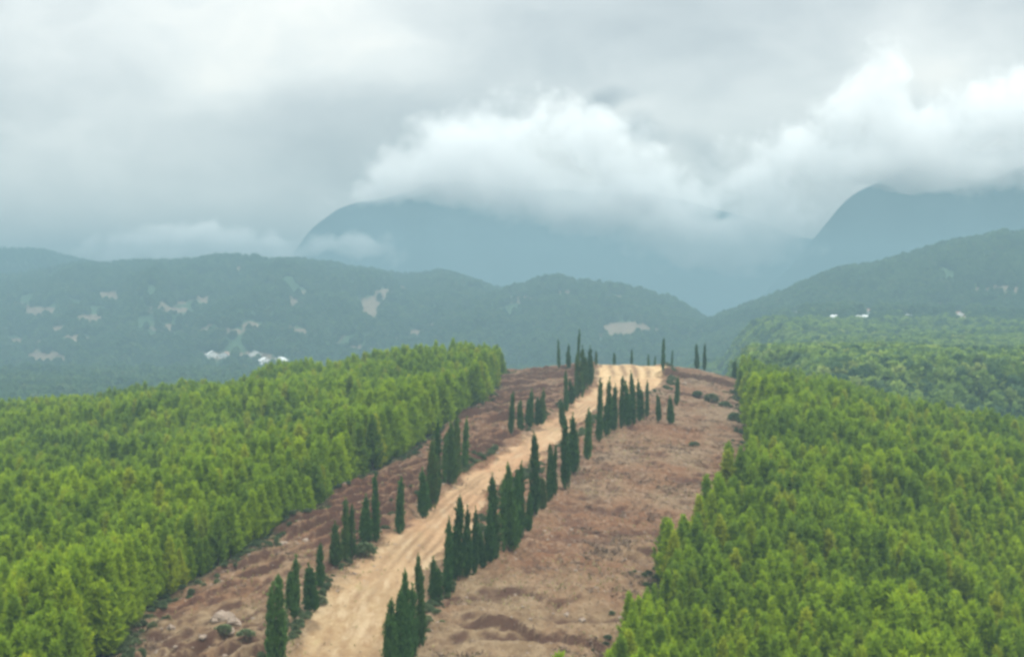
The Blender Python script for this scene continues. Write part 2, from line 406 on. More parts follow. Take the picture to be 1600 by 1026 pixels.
rutm = np.zeros_like(cc)
for c0, w_ in ((.27, .045), (.44, .04), (.60, .045), (.78, .04)): rutm = np.maximum(rutm, np.exp(-((cc - c0) / w_) ** 2) * (.55 + 1.1 * fbm(GX, GY * .5, 9, 3, 163)))
rutm = np.clip(rutm, 0, 1) * tm
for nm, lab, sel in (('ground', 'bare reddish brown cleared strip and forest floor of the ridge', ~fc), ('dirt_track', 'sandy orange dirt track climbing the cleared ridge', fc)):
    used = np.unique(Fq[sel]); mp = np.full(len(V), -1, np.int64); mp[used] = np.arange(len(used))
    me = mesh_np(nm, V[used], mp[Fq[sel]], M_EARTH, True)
    for an, av in (('track', tm), ('wood', wood), ('near', nearm), ('hollow_shade_soil', shade_soil), ('rut', rutm), ('sand', sandm)): attr(me, an, av.ravel()[used].astype(np.float32))
    tag(link(nm, me), lab, 'track' if nm == 'dirt_track' else 'ground', kind='structure')

# ------------------------------------------------------------------ far hills
CLEAR = [  # pale clearings on the hillsides: photo x, y, half width, half height
 (165, 462, 26, 6), (140, 500, 20, 8), (118, 530, 16, 6), (262, 485, 26, 4), (270, 512, 28, 5), (345, 518, 28, 4), (392, 511, 10, 8),
 (30, 478, 16, 4), (60, 486, 24, 6), (30, 534, 24, 5), (75, 560, 30, 10), (458, 475, 7, 12), (440, 512, 16, 4), (470, 520, 10, 6),
 (372, 424, 5, 8), (580, 482, 18, 16), (600, 462, 14, 10), (632, 452, 12, 5), (620, 532, 24, 5), (650, 520, 10, 5), (678, 511, 8, 4),
 (880, 459, 22, 5), (815, 468, 22, 5), (958, 467, 16, 5), (983, 516, 36, 12), (955, 520, 16, 9), (330, 555, 22, 5), (395, 556, 22, 5), (425, 565, 18, 6),
 (555, 545, 20, 4), (90, 515, 10, 5), (1400, 470, 10, 3), (1470, 478, 20, 4), (1560, 455, 40, 8), (1330, 504, 50, 3), (1480, 500, 40, 5), (1450, 520, 60, 4)]
ug = np.concatenate([np.arange(-800, -60, 20.0), np.arange(-60, 1660, 4.0), np.arange(1660, 2420, 20.0)])
yg = np.concatenate([np.arange(660, 1500, 10.0), np.arange(1500, 3200, 11.0), np.arange(3200, 4340, 24.0)])
HYg, HU = np.meshgrid(yg, ug, indexing='ij')
HX = (HU - CX) / F * HYg
HZ = zbase(HX, HYg)
hpx, hpy = project(HX, HYg, HZ)
vis = np.minimum.accumulate(np.vstack([np.full((1, hpy.shape[1]), 640.0), hpy[:-1]]), 0) > hpy - 3     # land seen past everything nearer
def clear_amount(px, py):
    r = np.zeros_like(px)
    for (x, y, a, b) in CLEAR:
        r = np.maximum(r, 1.15 - ((px - x) / (a * 1.45)) ** 2 - ((py - y) / (b * 1.15)) ** 2)
    return np.clip(r, 0, 1)
scar = sstep(.14, .36, fbm(HX, HYg * .30, 75, 4, 151)) * sstep(445, 470, hpy) * (hpx < 760) * .55
clr = np.maximum(clear_amount(hpx, hpy) * vis, scar)
me = mesh_np('hills', np.stack([HX, HYg, HZ], -1).reshape(-1, 3), grid_faces(*HX.shape), M_HILL, True)
attr(me, 'clearing', clr.ravel().astype(np.float32))
tag(link('hills', me), 'wooded blue green hills across the valley', 'hills', kind='structure')

# ------------------------------------------------------------------ far mountains, beyond the haze
M_MTN = plain('mountain_haze_tint', c4(.06, .10, .12), c4(.09, .135, .155), .006)  # haze tint put into the base colour; upper slopes get little real haze
def mountain(name, prof, D0, Dc, u0, u1, lab, seed):
    uu = np.arange(u0, u1, 8.0); yy = np.concatenate([np.linspace(D0, Dc, 70), np.linspace(Dc, Dc + 900, 12)[1:]])
    Y, U = np.meshgrid(yy, uu, indexing='ij'); X = (U - CX) / F * Y
    rid = fbm(U, U * .37, 40, 3, seed + 3) * 10
    crest = (HY - prof(U) - rid * .35) / F * Dc
    t = (Y - D0) / (Dc - D0)
    sh = np.where(t < 1, np.clip(t, 0, 1) ** .95, 1 - (t - 1) * 1.5)
    sp = fbm(X, Y * .45, 420, 5, seed) * np.clip(t, 0, 1) * np.clip(1.02 - t, 0, 1) * 1.7
    Z = -230 + (crest + 230) * (sh + sp * .45)
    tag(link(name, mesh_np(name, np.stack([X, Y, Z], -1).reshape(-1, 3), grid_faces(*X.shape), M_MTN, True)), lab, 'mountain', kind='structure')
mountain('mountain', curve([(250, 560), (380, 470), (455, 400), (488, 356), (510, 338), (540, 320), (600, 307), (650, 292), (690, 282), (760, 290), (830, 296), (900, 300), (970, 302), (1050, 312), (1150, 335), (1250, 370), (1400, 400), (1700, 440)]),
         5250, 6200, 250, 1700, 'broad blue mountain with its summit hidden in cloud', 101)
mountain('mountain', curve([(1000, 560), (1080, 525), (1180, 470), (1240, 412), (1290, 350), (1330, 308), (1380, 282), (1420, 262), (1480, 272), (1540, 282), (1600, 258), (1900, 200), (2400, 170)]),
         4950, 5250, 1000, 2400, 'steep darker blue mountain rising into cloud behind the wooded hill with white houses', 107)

# ------------------------------------------------------------------ tree meshes
def blades(P, D, L, Wd, spread, k, r):
    """k narrow leaf blades at every point P, about direction D"""
    nP = len(P); P = np.repeat(P, k, 0); D = np.repeat(D, k, 0); L = np.repeat(L, k) * r.uniform(.7, 1.25, nP * k)
    D = D + r.normal(0, spread, D.shape); D /= np.linalg.norm(D, axis=1, keepdims=True)
    A = np.cross(D, r.normal(0, 1, D.shape) * .55 + np.array([0, 0, 1.2])); A /= np.linalg.norm(A, axis=1, keepdims=True) + 1e-9
    w = (L * Wd)[:, None]
    a = P - A * w * .45; b = P + A * w * .45; m1 = P + D * (L * .55)[:, None]; tip = P + D * L[:, None]
    Vv = np.stack([a, b, m1 + A * w * .5, tip, m1 - A * w * .5], 1).reshape(-1, 3)
    i = np.arange(len(P)) * 5
    Ff = np.stack([i, i + 1, i + 2, i + 4], 1); T = np.stack([i + 4, i + 2, i + 3, i + 3], 1)
    return Vv, Ff, T
def blade_mesh(name, P, D, L, Wd, spread, k, r, m):
    Vv, Ff, T = blades(P, D, L, Wd, spread, k, r)
    me = bpy.data.meshes.new(name); T = T[:, :3]
    nf = len(Ff) + len(T)
    me.vertices.add(len(Vv)); me.vertices.foreach_set('co', Vv.astype(np.float32).ravel())
    li = np.concatenate([Ff.ravel(), T.ravel()]).astype(np.int32)
    me.loops.add(len(li)); me.loops.foreach_set('vertex_index', li)
    ls = np.concatenate([np.arange(len(Ff)) * 4, len(Ff) * 4 + np.arange(len(T)) * 3]).astype(np.int32)
    lt = np.concatenate([np.full(len(Ff), 4), np.full(len(T), 3)]).astype(np.int32)
    me.polygons.add(nf); me.polygons.foreach_set('loop_start', ls); me.polygons.foreach_set('loop_total', lt)
    me.update(calc_edges=True); me.materials.append(m); return me
def limb_mesh(name, paths, m, k=6):
    Vv, Ff = [], []
    for pts in paths:
        for j, (p, rad) in enumerate(pts):
            p = Vector(p); nx = Vector(pts[min(j + 1, len(pts) - 1)][0]); pv = Vector(pts[max(j - 1, 0)][0])
            ax = (nx - pv).normalized(); q = ax.to_track_quat('Z', 'Y')
            for a in range(k): Vv.append(p + q @ Vector((math.cos(a * math.tau / k) * rad, math.sin(a * math.tau / k) * rad, 0)))
            if j:
                b = len(Vv) - 2 * k
                for a in range(k): Ff.append((b + a, b + (a + 1) % k, b + k + (a + 1) % k, b + k + a))
    return mesh_np(name, [tuple(v) for v in Vv], Ff, m, True)

def pine_meshes(i):
    r = np.random.default_rng(200 + i); H = 5.0
    P, D, L = [], [], []; paths = [[((0, 0, -.4), .11), ((.03, .02, H * .35), .085), ((-.02, .03, H * .7), .05), ((0, 0, H * .97), .015)]]
    rad = r.uniform(.80, 1.08); zz = .35
    while zz < H * .96:
        f = zz / H
        R = rad * (1 - f) ** 1.2 * min(1, .60 + f * 2.4) * 1.15 + .05
        nb = r.integers(5, 8); a0 = r.uniform(0, 6.28)
        for b in range(nb):
            a = a0 + b * 6.283 / nb + r.normal(0, .25); rr = R * r.uniform(.6, 1.25); up = .75 + .8 * f
            dx, dy = math.cos(a), math.sin(a); pts = [((0, 0, zz), .03)]
            for q in np.linspace(.2, 1, max(3, int(rr / .2) + 2)):
                p = np.array([dx * rr * q, dy * rr * q, zz + rr * up * q ** 1.5]); P.append(p + r.normal(0, .05, 3))
                D.append(np.array([dx, dy, up * 1.5 * q + .25])); L.append(.27 + .12 * r.random())
            pts.append(((dx * rr, dy * rr, zz + rr * up), .008))
            if r.random() < .5: paths.append(pts)
        zz += r.uniform(.26, .40)
    for q in range(14): P.append(np.array([0, 0, H * (.84 + .014 * q)])); D.append(np.array([0, 0, 1.0])); L.append(.42)
    D = np.array(D); D /= np.linalg.norm(D, axis=1, keepdims=True)
    return blade_mesh('pine_crown', np.array(P), D, np.array(L) * 1.25, .20, .40, 11, r, M_PINE), limb_mesh('pine_trunk', paths, M_BARK, 5)
def cypress_meshes(i):
    r = np.random.default_rng(300 + i); H = 7.0
    P, D, L = [], [], []
    tops = [(0, 0, 1.0, .85)] + [(r.normal(0, .36), r.normal(0, .36), r.uniform(.5, .93), r.uniform(.4, .75)) for _ in range((2, 4, 3, 1, 6, 4, 2, 3, 1)[i % 9])]
    lump = r.uniform(0, 6.28, 8)
    for (ox, oy, hs, ws) in tops:
        def prof(f): return .72 * ws * (min(1, .66 + f * 2.0) * max(0.0, 1 - f ** 1.55) ** 1.0) + .02
        lean = lambda f: 1 - f * .3
        for _ in range(int(54 * hs * (.4 + ws))):
            f0 = r.random() ** 1.1 * .86; a = r.uniform(0, 6.28); ln = r.uniform(.9, 1.9) * (1 - .35 * f0); f1 = min(.99, f0 + ln / (H * hs))
            r0 = prof(f0) * r.uniform(.15, .55); r1 = prof((f0 * 2 + f1) / 3) * r.uniform(.72, 1.16)
            for q in np.linspace(0, 1, 15):
                rr = r0 + (r1 - r0) * q ** .6; th = .15 * math.sin(math.pi * min(1, .15 + q * .85)) + .02; z = (f0 + (f1 - f0) * q) * H * hs
                P.append((ox * lean(z / H) + math.cos(a) * rr + r.normal(0, th), oy * lean(z / H) + math.sin(a) * rr + r.normal(0, th), z + .05))
                D.append((math.cos(a) * .28 + r.normal(0, .12), math.sin(a) * .28 + r.normal(0, .12), 1.0)); L.append(.30)
        for q in np.linspace(.6, 1.03, 24): P.append((ox * lean(q) + r.normal(0, .03), oy * lean(q) + r.normal(0, .03), q * H * hs)); D.append((0, 0, 1.0)); L.append(.32)
    P, D, L = np.array(P), np.array(D), np.array(L)
    paths = [[((0, 0, -.5), .16), ((.02, 0, H * .3), .12), ((0, .02, H * .65), .07), ((0, 0, H * .95), .015)]]
    for (ox, oy, hs, ws) in tops[1:]: paths.append([((0, 0, .2), .08), ((ox * .8, oy * .8, 1.0), .06), ((ox, oy, H * hs * .9), .015)])
    return blade_mesh('cypress_crown', P, D / np.linalg.norm(D, axis=1, keepdims=True), L * r.uniform(.7, 1.4, len(L)), .26, .22, 4, r, M_CYP), limb_mesh('cypress_trunk', paths, M_BARK, 6)
def fartree_meshes(i, mt=None):
    r = np.random.default_rng(400 + i); H = 8.0; N = 150
    f = r.random(N); a = r.uniform(0, 6.28, N); R = 2.6 * np.sin(np.pi * (f * .86 + .12)) ** .7 * (.35 + .65 * np.sqrt(r.random(N))) * (1 + .25 * np.sin(3 * a + i))
    P = np.stack([np.cos(a) * R, np.sin(a) * R, 1.0 + f * (H - 1.6)], 1); D = np.stack([np.cos(a), np.sin(a), .5 + f], 1)
    D /= np.linalg.norm(D, axis=1, keepdims=True)
    return blade_mesh('tree_crown', P, D, np.full(N, 1.3), .75, .5, 3, r, mt or M_FAR), limb_mesh('tree_trunk', [[((0, 0, -1), .25), ((0, 0, H * .5), .15), ((0, 0, H * .8), .04)]], M_BARK, 5)
def shrub_meshes(i):
    r = np.random.default_rng(500 + i); N = 260
    f = r.random(N); a = r.uniform(0, 6.28, N); R = .75 * np.sqrt(1 - (f - .25).clip(0) ** 2 / .6) * (.4 + .6 * np.sqrt(r.random(N))) * (1 + .2 * np.sin(3 * a + i))
    P = np.stack([np.cos(a) * R, np.sin(a) * R, .08 + f * .85], 1); D = np.stack([np.cos(a) * .8, np.sin(a) * .8, .5 + f], 1)
    D /= np.linalg.norm(D, axis=1, keepdims=True)
    st = [[((0, 0, -.1), .04), ((math.cos(k) * .3, math.sin(k) * .3, .5), .02), ((math.cos(k) * .5, math.sin(k) * .5, .8), .006)] for k in (0, 1.3, 2.6, 3.9, 5.2)]
    return blade_mesh('shrub_foliage', P, D, np.full(N, .2), .5, .6, 4, r, M_SHRUB), limb_mesh('shrub_stems', st, M_STICK, 5)

def make_tree(name, crown, trunk, loc, rz, sc, label, cat, group):
    o = tag(empty(name, loc, rz, sc), label, cat, group)
    c = link('crown', crown, o); link('trunk', trunk, o)
    return o, c
def instancer(name, pts, rot, scl, idx, protos, mats, label, cat):
    me = bpy.data.meshes.new(name); me.vertices.add(len(pts)); me.vertices.foreach_set('co', np.asarray(pts, np.float32).ravel())
    attr(me, 'rot', np.asarray(rot, np.float32), 'FLOAT_VECTOR'); attr(me, 'scl', np.asarray(scl, np.float32), 'FLOAT_VECTOR'); attr(me, 'idx', np.asarray(idx, np.int32), 'INT')
    for q in mats: me.materials.append(q)
    o = link(name, me); tag(o, label, cat, kind='stuff')
    g = bpy.data.node_groups.new(name + '_scatter', 'GeometryNodeTree')
    g.interface.new_socket('Geometry', in_out='INPUT', socket_type='NodeSocketGeometry'); g.interface.new_socket('Geometry', in_out='OUTPUT', socket_type='NodeSocketGeometry')
    gi, go = g.nodes.new('NodeGroupInput'), g.nodes.new('NodeGroupOutput')
    ip = g.nodes.new('GeometryNodeInstanceOnPoints'); jn = g.nodes.new('GeometryNodeJoinGeometry')
    for p in protos:
        oi = g.nodes.new('GeometryNodeObjectInfo'); oi.inputs['Object'].default_value = p; oi.inputs['As Instance'].default_value = True; oi.transform_space = 'ORIGINAL'
        g.links.new(oi.outputs['Geometry'], jn.inputs[0])
    def na(nm, ty):
        a = g.nodes.new('GeometryNodeInputNamedAttribute'); a.data_type = ty; a.inputs[0].default_value = nm; return a.outputs[0]
    g.links.new(gi.outputs[0], ip.inputs['Points']); g.links.new(jn.outputs[0], ip.inputs['Instance'])
    ip.inputs['Pick Instance'].default_value = True
    g.links.new(na('idx', 'INT'), ip.inputs['Instance Index']); g.links.new(na('scl', 'FLOAT_VECTOR'), ip.inputs['Scale'])
    er = g.nodes.new('FunctionNodeEulerToRotation'); g.links.new(na('rot', 'FLOAT_VECTOR'), er.inputs[0]); g.links.new(er.outputs[0], ip.inputs['Rotation'])
    g.links.new(ip.outputs[0], go.inputs[0])
    o.modifiers.new('scatter', 'NODES').node_group = g
    return o

# ------------------------------------------------------------------ young pine plantations on both flanks
def jitter_grid(x0, x1, y0, y1, sp):
    xs, ys = np.meshgrid(np.arange(x0, x1, sp), np.arange(y0, y1, sp * .9))
    xs = xs + (np.arange(xs.shape[0]) % 2)[:, None] * sp * .5
    return (xs + rng.uniform(-.36, .36, xs.shape) * sp).ravel(), (ys + rng.uniform(-.36, .36, ys.shape) * sp).ravel()
px_, py_ = jitter_grid(-230, 300, 130, 780, 1.5)
left = px_ < edge_l(py_) - .6; right = px_ > edge_r(py_) + .6
crest = py_ > 492 + fbm(px_, py_, 8, 2, 77) * 6
keep = (left | right) & ~(crest & (px_ > -6) & (px_ < 54))
uu = CX + F * px_ / py_
keep &= (uu > -260) & (uu < 1860)
gap = fbm(px_, py_, 9, 3, 97)
HUT = cast(1578, 664, 470, 900)
keep &= ~((np.abs(px_ - HUT[0]) < 6) & (py_ > HUT[1] - 22) & (py_ < HUT[1] + 7))
keep &= ~((gap < -.33) & (rng.random(len(gap)) < .85))
keep &= ~((py_ > 530) & (px_ < 60)) & ~((py_ > 560) & (rng.random(len(py_)) < (py_ - 690) / 200)) & ~(zbase(px_, py_) < -75)
px_, py_, left, gap = px_[keep], py_[keep], left[keep], gap[keep]
pz_ = ground_z(px_, py_)
hs = rng.uniform(.80, 1.5, len(px_)) * (1 + .5 * fbm(px_, py_, 18, 3, 99)) * np.where(left, 1.0, 1 - .25 * sstep(330, 460, py_))
hs *= np.where(rng.random(len(px_)) < .12, .62, 1.0)
de = np.minimum(np.abs(px_ - edge_l(py_)), np.abs(px_ - edge_r(py_)))
sx, sy = project(px_, py_, pz_ + 5 * hs); bx, by = project(px_, py_, pz_)
inview = (sx > 0) & (sx < 1600) & (sy < 1010) & (sy > 500)
score = hs / py_ * np.where(de < 2.2, 1.5, 1.0) * inview
order = np.argsort(-score)[:300]
ind = np.zeros(len(px_), bool); ind[order] = True
PM = [pine_meshes(i) for i in range(7)]
protos = [None] * 7
crown_objs = []
rots = np.stack([rng.normal(0, .04, len(px_)), rng.normal(0, .04, len(px_)), rng.uniform(0, 6.28, len(px_))], 1)
wid = hs * rng.uniform(.85, 1.2, len(px_))
idxs = rng.integers(0, 7, len(px_))
for k, i in enumerate(order):
    vi = int(idxs[i]); L_ = bool(left[i]); ed = de[i] < 2.2
    if L_: lab = 'young green pine on the front edge of the left wood beside the bare strip' if ed else 'young yellow green pine in the nearest ranks of the dense left wood'
    else: lab = 'young olive green pine on the front edge of the right wood beside the bare strip' if ed else 'young olive green pine in the nearest ranks of the dense right wood'
    grp = ('edge pines' if ed else 'near pines') + (' of the left wood' if L_ else ' of the right wood')
    o, c = make_tree('pine_tree', PM[vi][0], PM[vi][1], (px_[i], py_[i], pz_[i] - .05), rots[i][2], (wid[i], wid[i], hs[i]), lab, 'pine', grp)
    if protos[vi] is None: protos[vi] = c
r_ = ~ind
instancer('pine_forest', np.stack([px_, py_, pz_ - .05], 1)[r_], rots[r_], np.stack([wid, wid, hs], 1)[r_], idxs[r_], protos, [M_PINE],
          'dense plantation of young green pines covering both flanks of the ridge', 'forest')

# ------------------------------------------------------------------ woods on the far hills
FM = [fartree_meshes(i) for i in range(4)]
fp = []
SKY_PINES = [(1570, 372, 'lone tree breaking the skyline at the top of the right wooded hill'), (1448, 394, 'tree standing proud on the upper shoulder of the right wooded hill'),
             (128, 413, 'single tree on the skyline of the left hill nearest the paler hill behind'), (254, 413, 'single dark tree standing up on the level skyline of the left hill')]
def crest_point(px, y0, y1):
    Y = np.arange(y0, y1, 4.0); X = (px - CX) / F * Y; Z = zbase(X, Y); _, p = project(X, Y, Z); i = int(np.argmin(p)); return X[i], Y[i], Z[i]
for k, (x, y, lab) in enumerate(SKY_PINES):
    p = crest_point(x, 1700, 2800) if x > 1100 else crest_point(x, 2000, 3400)
    o, c = make_tree('hill_tree', FM[k][0], FM[k][1], (p[0], p[1], p[2] - .5), k, (1.3, 1.3, 1.6), lab, 'tree', None); fp.append(c)
VM = [fartree_meshes(i + 10, M_VAL) for i in range(4)]; vp = []
for k, (x, y, lab) in enumerate([(1560, 545, 'rounded pale tree at the right side of the valley wood below the hill'), (1345, 516, 'rounded pale tree in the valley wood right below the white pair of houses'),
                                 (1240, 540, 'rounded pale tree in the valley wood left of the isolated dark spire'), (1455, 560, 'rounded pale tree in the valley wood behind the top of the right plantation')]):
    p = cast(x, y, 600, 2000)
    o, c = make_tree('valley_tree', VM[k][0], VM[k][1], (p[0], p[1], p[2] - .3), k, (1, 1, 1.1), lab, 'tree', None); vp.append(c)
HOUSE_AT = [(1578, 664), (1304, 503), (1340, 503), (1354, 503), (1420, 501), (1497, 496), (1506, 502), (1243, 495), (1357, 489), (332, 559), (352, 559), (398, 559), (414, 569), (438, 568)]
def scatter_far(u0, u1, y0, y1, n_, smin, smax_, thin=0):
    U = rng.uniform(u0, u1, n_); t = rng.random(n_); Y = np.sqrt(y0 * y0 + (y1 * y1 - y0 * y0) * t); X = (U - CX) / F * Y; Z = zbase(X, Y)
    p, q = project(X, Y, Z); k = clear_amount(p, q) < rng.uniform(.05, 1.0, n_) ** 2
    k &= clear_amount(p, q - 7) < rng.uniform(.1, 1.3, n_)
    k &= (fbm(X, Y, 45, 3, 111) > -.32) if thin else True
    for hx, hy in HOUSE_AT: k &= ~((np.abs(p - hx) < 9) & (q > hy - 3) & (q < hy + 11))
    X, Y, Z = X[k], Y[k], Z[k]; s = rng.uniform(smin, smax_, len(X))
    return X, Y, Z - .4, s
parts = [scatter_far(-120, 1150, 1450, 3350, 44000, .75, 1.35, 1), scatter_far(-120, 800, 760, 1450, 9000, .75, 1.35, 1), scatter_far(-120, 420, 3350, 4000, 4000, .9, 1.5), scatter_far(1050, 1720, 1500, 2500, 26000, .7, 1.3, 1)]
X, Y, Z, s_ = [np.concatenate(q) for q in zip(*parts)]
N = len(X); rr = np.zeros((N, 3)); rr[:, 2] = rng.uniform(0, 6.28, N)
instancer('hill_forest', np.stack([X, Y, Z], 1), rr, np.stack([s_, s_, s_ * rng.uniform(.85, 1.25, N)], 1), rng.integers(0, 4, N), fp, [M_FAR], 'hazy woods covering the hills across the valley', 'forest')
X, Y, Z, s_ = scatter_far(1060, 1720, 540, 2150, 90000, .42, .9, 1)
k = (Z > -100) & (rng.random(len(X)) > sstep(1450, 2150, Y)); X, Y, Z, s_ = X[k], Y[k], Z[k], s_[k]; N = len(X); rr = np.zeros((N, 3)); rr[:, 2] = rng.uniform(0, 6.28, N)
pick = rng.integers(0, 4, N) + 4 * (rng.random(N) < .06 + .6 * sstep(1300, 2000, Y) + .8 * fbm(X, Y, 60, 3, 171))
pn = rng.random(N) > sstep(850, 1700, Y)                             # young pines run on from the plantation and give way to broad crowns
pick = np.where(pn, 8 + rng.integers(0, 7, N), pick); s_ = np.where(pn, rng.uniform(.85, 1.3, N), s_ * np.where(pick > 3, .85, 1.0))
instancer('valley_forest', np.stack([X, Y, Z], 1), rr, np.stack([s_, s_, s_ * np.where(pn, 1.0, rng.uniform(.9, 1.6, N))], 1), pick, vp + fp + protos, [M_VAL], 'paler green trees filling the dip below the white houses', 'forest')

# ------------------------------------------------------------------ cypresses along the track (photo x, top y, base y, width factor, mesh, label)
CYP = [
 (437, 903, 1042, 1.15, 0, 'big cypress cut by the bottom of the photo, left of the track mouth'),
 (461, 871, 966, 1.0, 1, 'near cypress of the trio just above the lowest cypress left of the track'),
 (483, 884, 956, 1.15, 5, 'shorter bushy middle cypress of the lowest clump left of the track'),
 (501, 853, 918, .9, 3, 'slim far cypress of the lowest clump left of the track'),
 (523, 818, 884, 1.0, 1, 'shorter near cypress of the tight trio left of the track, beside a round shrub'),
 (538, 783, 879, .95, 0, 'tallest cypress of the tight trio left of the track, beside a round shrub'),
 (550, 793, 874, .9, 3, 'far slim cypress of the tight trio left of the track, beside a round shrub'),
 (571, 776, 850, 1.0, 1, 'lower cypress of the close pair left of the track, above the round shrub'),
 (588, 744, 848, .85, 0, 'taller slim cypress of the close pair left of the track, above the round shrub'),
 (624, 748, 834, .95, 0, 'lone cypress standing by itself between two clumps on the track left side'),
 (661, 735, 809, 1.05, 2, 'near low cypress of the tall thick clump left of the track bend'),
 (669, 687, 798, .95, 1, 'middle cypress of the tall thick clump left of the track bend'),
 (682, 662, 788, .75, 0, 'tallest and slimmest cypress of the thick clump left of the track bend'),
 (702, 664, 758, 1.0, 1, 'near cypress of the farther thick clump left of the track bend'),
 (714, 655, 747, .95, 2, 'middle cypress of the farther thick clump left of the track bend'),
 (726, 656, 733, .9, 3, 'far cypress of the farther thick clump left of the track bend'),
 (798, 614, 678, .95, 0, 'tall near cypress of the five on the red bank beside the upper track'),
 (815, 626, 672, .85, 3, 'second and shorter cypress of the five on the red bank beside the upper track'),
 (829, 611, 668, .9, 1, 'middle cypress of the five on the red bank beside the upper track'),
 (840, 622, 665, .9, 2, 'fourth cypress of the five on the red bank beside the upper track'),
 (849, 610, 662, .95, 1, 'last cypress, nearest the track, of the five on the red bank'),
 (612, 940, 1050, 1.05, 4, 'bushy lowest cypress at the bottom edge right of the track'),
 (624, 925, 1045, 1.0, 2, 'second bushy cypress at the bottom edge right of the track'),
 (635, 897, 1040, .8, 0, 'thin spired cypress in the middle of the bottom clump right of the track'),
 (645, 918, 1026, .95, 1, 'fuller cypress behind the thin spire of the bottom clump right of the track'),
 (655, 874, 1012, .8, 3, 'tallest far cypress of the bottom clump right of the track'),
 (677, 873, 940, .85, 2, 'small lone cypress between the bottom clump and the next clump right of the track'),
 (700, 814, 928, .85, 0, 'slim pointed cypress at the near end of the second clump right of the track'),
 (716, 781, 908, .95, 1, 'tallest cypress with a thin tip in the second clump right of the track'),
 (729, 796, 903, .85, 2, 'cypress third along the second clump right of the track'),
 (741, 797, 896, .8, 3, 'slim cypress fourth along the second clump right of the track'),
 (753, 827, 888, .9, 5, 'low brownish cypress closing the second clump right of the track'),
 (766, 792, 878, .95, 4, 'low bushy cypress at the foot of the tall broad one right of the track'),
 (775, 748, 874, 1.0, 0, 'tall broad cypress with a sharp tip, mid row right of the track'),
 (796, 731, 862, .95, 1, 'first of the three tall merged cypresses mid row right of the track'),
 (806, 740, 852, .95, 2, 'second of the three tall merged cypresses mid row right of the track'),
 (814, 728, 842, .9, 0, 'third of the three tall merged cypresses mid row right of the track'),
 (825, 772, 832, .9, 5, 'low green cypress just below the tallest cypress of the right row'),
 (835, 682, 806, 1.05, 0, 'tallest single cypress of the right row, standing against the orange track'),
 (846, 745, 796, .9, 5, 'low bushy cypress tucked behind the tallest cypress of the right row'),
 (857, 696, 784, .65, 3, 'nearer of two thin cypresses standing against the orange track'),
 (868, 700, 774, .60, 3, 'farther of two thin cypresses standing against the orange track'),
 (884, 660, 766, .9, 0, 'tall near cypress of the pair where the track narrows'),
 (897, 652, 742, 1.0, 1, 'fuller far cypress of the pair where the track narrows'),
 (878, 626, 668, 1.0, 5, 'short greyish bushy cypress on the left side where the track narrows'),
 (918, 641, 718, .95, 0, 'light green pointed cypress just above where the track narrows'),
 (936, 597, 692, .85, 0, 'darkest and tallest cypress at the near end of the upper right row'),
 (947, 595, 683, .85, 1, 'second cypress from the near end of the upper right row'),
 (959, 603, 674, .9, 2, 'third cypress from the near end of the upper right row'),
 (971, 591, 669, .8, 0, 'fourth cypress from the near end of the upper right row'),
 (981, 600, 666, .85, 2, 'fifth cypress from the near end of the upper right row'),
 (990, 585, 664, .8, 3, 'sixth and pointed cypress from the near end of the upper right row'),
 (999, 596, 659, .85, 1, 'seventh cypress from the near end of the upper right row'),
 (1011, 597, 652, .8, 0, 'eighth cypress from the near end of the upper right row, standing a little apart'),
 (1028, 618, 659, .65, 3, 'thin small cypress alone beyond the end of the upper right row'),
 (1046, 620, 662, 1.1, 5, 'short bushy cypress in front of the isolated one on the brown slope'),
 (1057, 591, 634, .9, 0, 'isolated pointed cypress out on the brown slope right of the track'),
 (886, 582, 643, .85, 0, 'pointed near cypress of the clump rising to the crest left of the track'),
 (893, 594, 632, .95, 2, 'second cypress of the clump rising to the crest left of the track'),
 (902, 556, 622, .95, 1, 'third cypress of the clump rising to the crest left of the track'),
 (911, 544, 611, 1.0, 2, 'fourth and broad cypress of the clump rising to the crest left of the track'),
 (921, 544, 603, .95, 1, 'last cypress of the clump rising to the crest left of the track'),
 (873, 531, 575, .75, 0, 'first slim cypress on the crest beside the red bank'),
 (889, 539, 576, .95, 1, 'second fuller cypress on the crest beside the red bank'),
 (904, 519, 574, .65, 3, 'highest spire on the crest above the upper clump'),
 (931, 549, 571, .85, 0, 'small cypress on the crest just left of the pale track end'),
 (959, 550, 569, .75, 0, 'tiny cypress on the crest behind the middle of the pale track end'),
 (987, 546, 569, .75, 3, 'tiny slim cypress on the crest behind the pale track end, second of its line'),
 (1013, 550, 568, .75, 0, 'tiny cypress of the twin pair on the crest, nearer the pale track end'),
 (1023, 553, 568, .7, 3, 'tiny cypress of the twin pair on the crest, nearer the tall crest cypress'),
 (1036, 530, 579, .85, 0, 'tall dark lone cypress on the crest right of the track end'),
 (1050, 543, 567, .7, 3, 'tiny cypress just right of the tall lone crest cypress'),
 (1088, 528, 566, .95, 1, 'left one of the two dark cypresses side by side on the crest'),
 (1101, 525, 566, .85, 0, 'right one of the two dark cypresses side by side on the crest'),
 (1149, 538, 566, 1.1, 5, 'broad dark cypress on the crest where the right wood begins'),
 (1180, 548, 590, 1.0, 1, 'dark cypress at the top corner of the right wood'),
 (1212, 548, 584, .9, 0, 'slim dark cypress among pale trees behind the top of the right wood'),
 (1279, 545, 580, .85, 0, 'isolated dark spire above the top edge of the right wood')]
CM = [cypress_meshes(i) for i in range(9)]
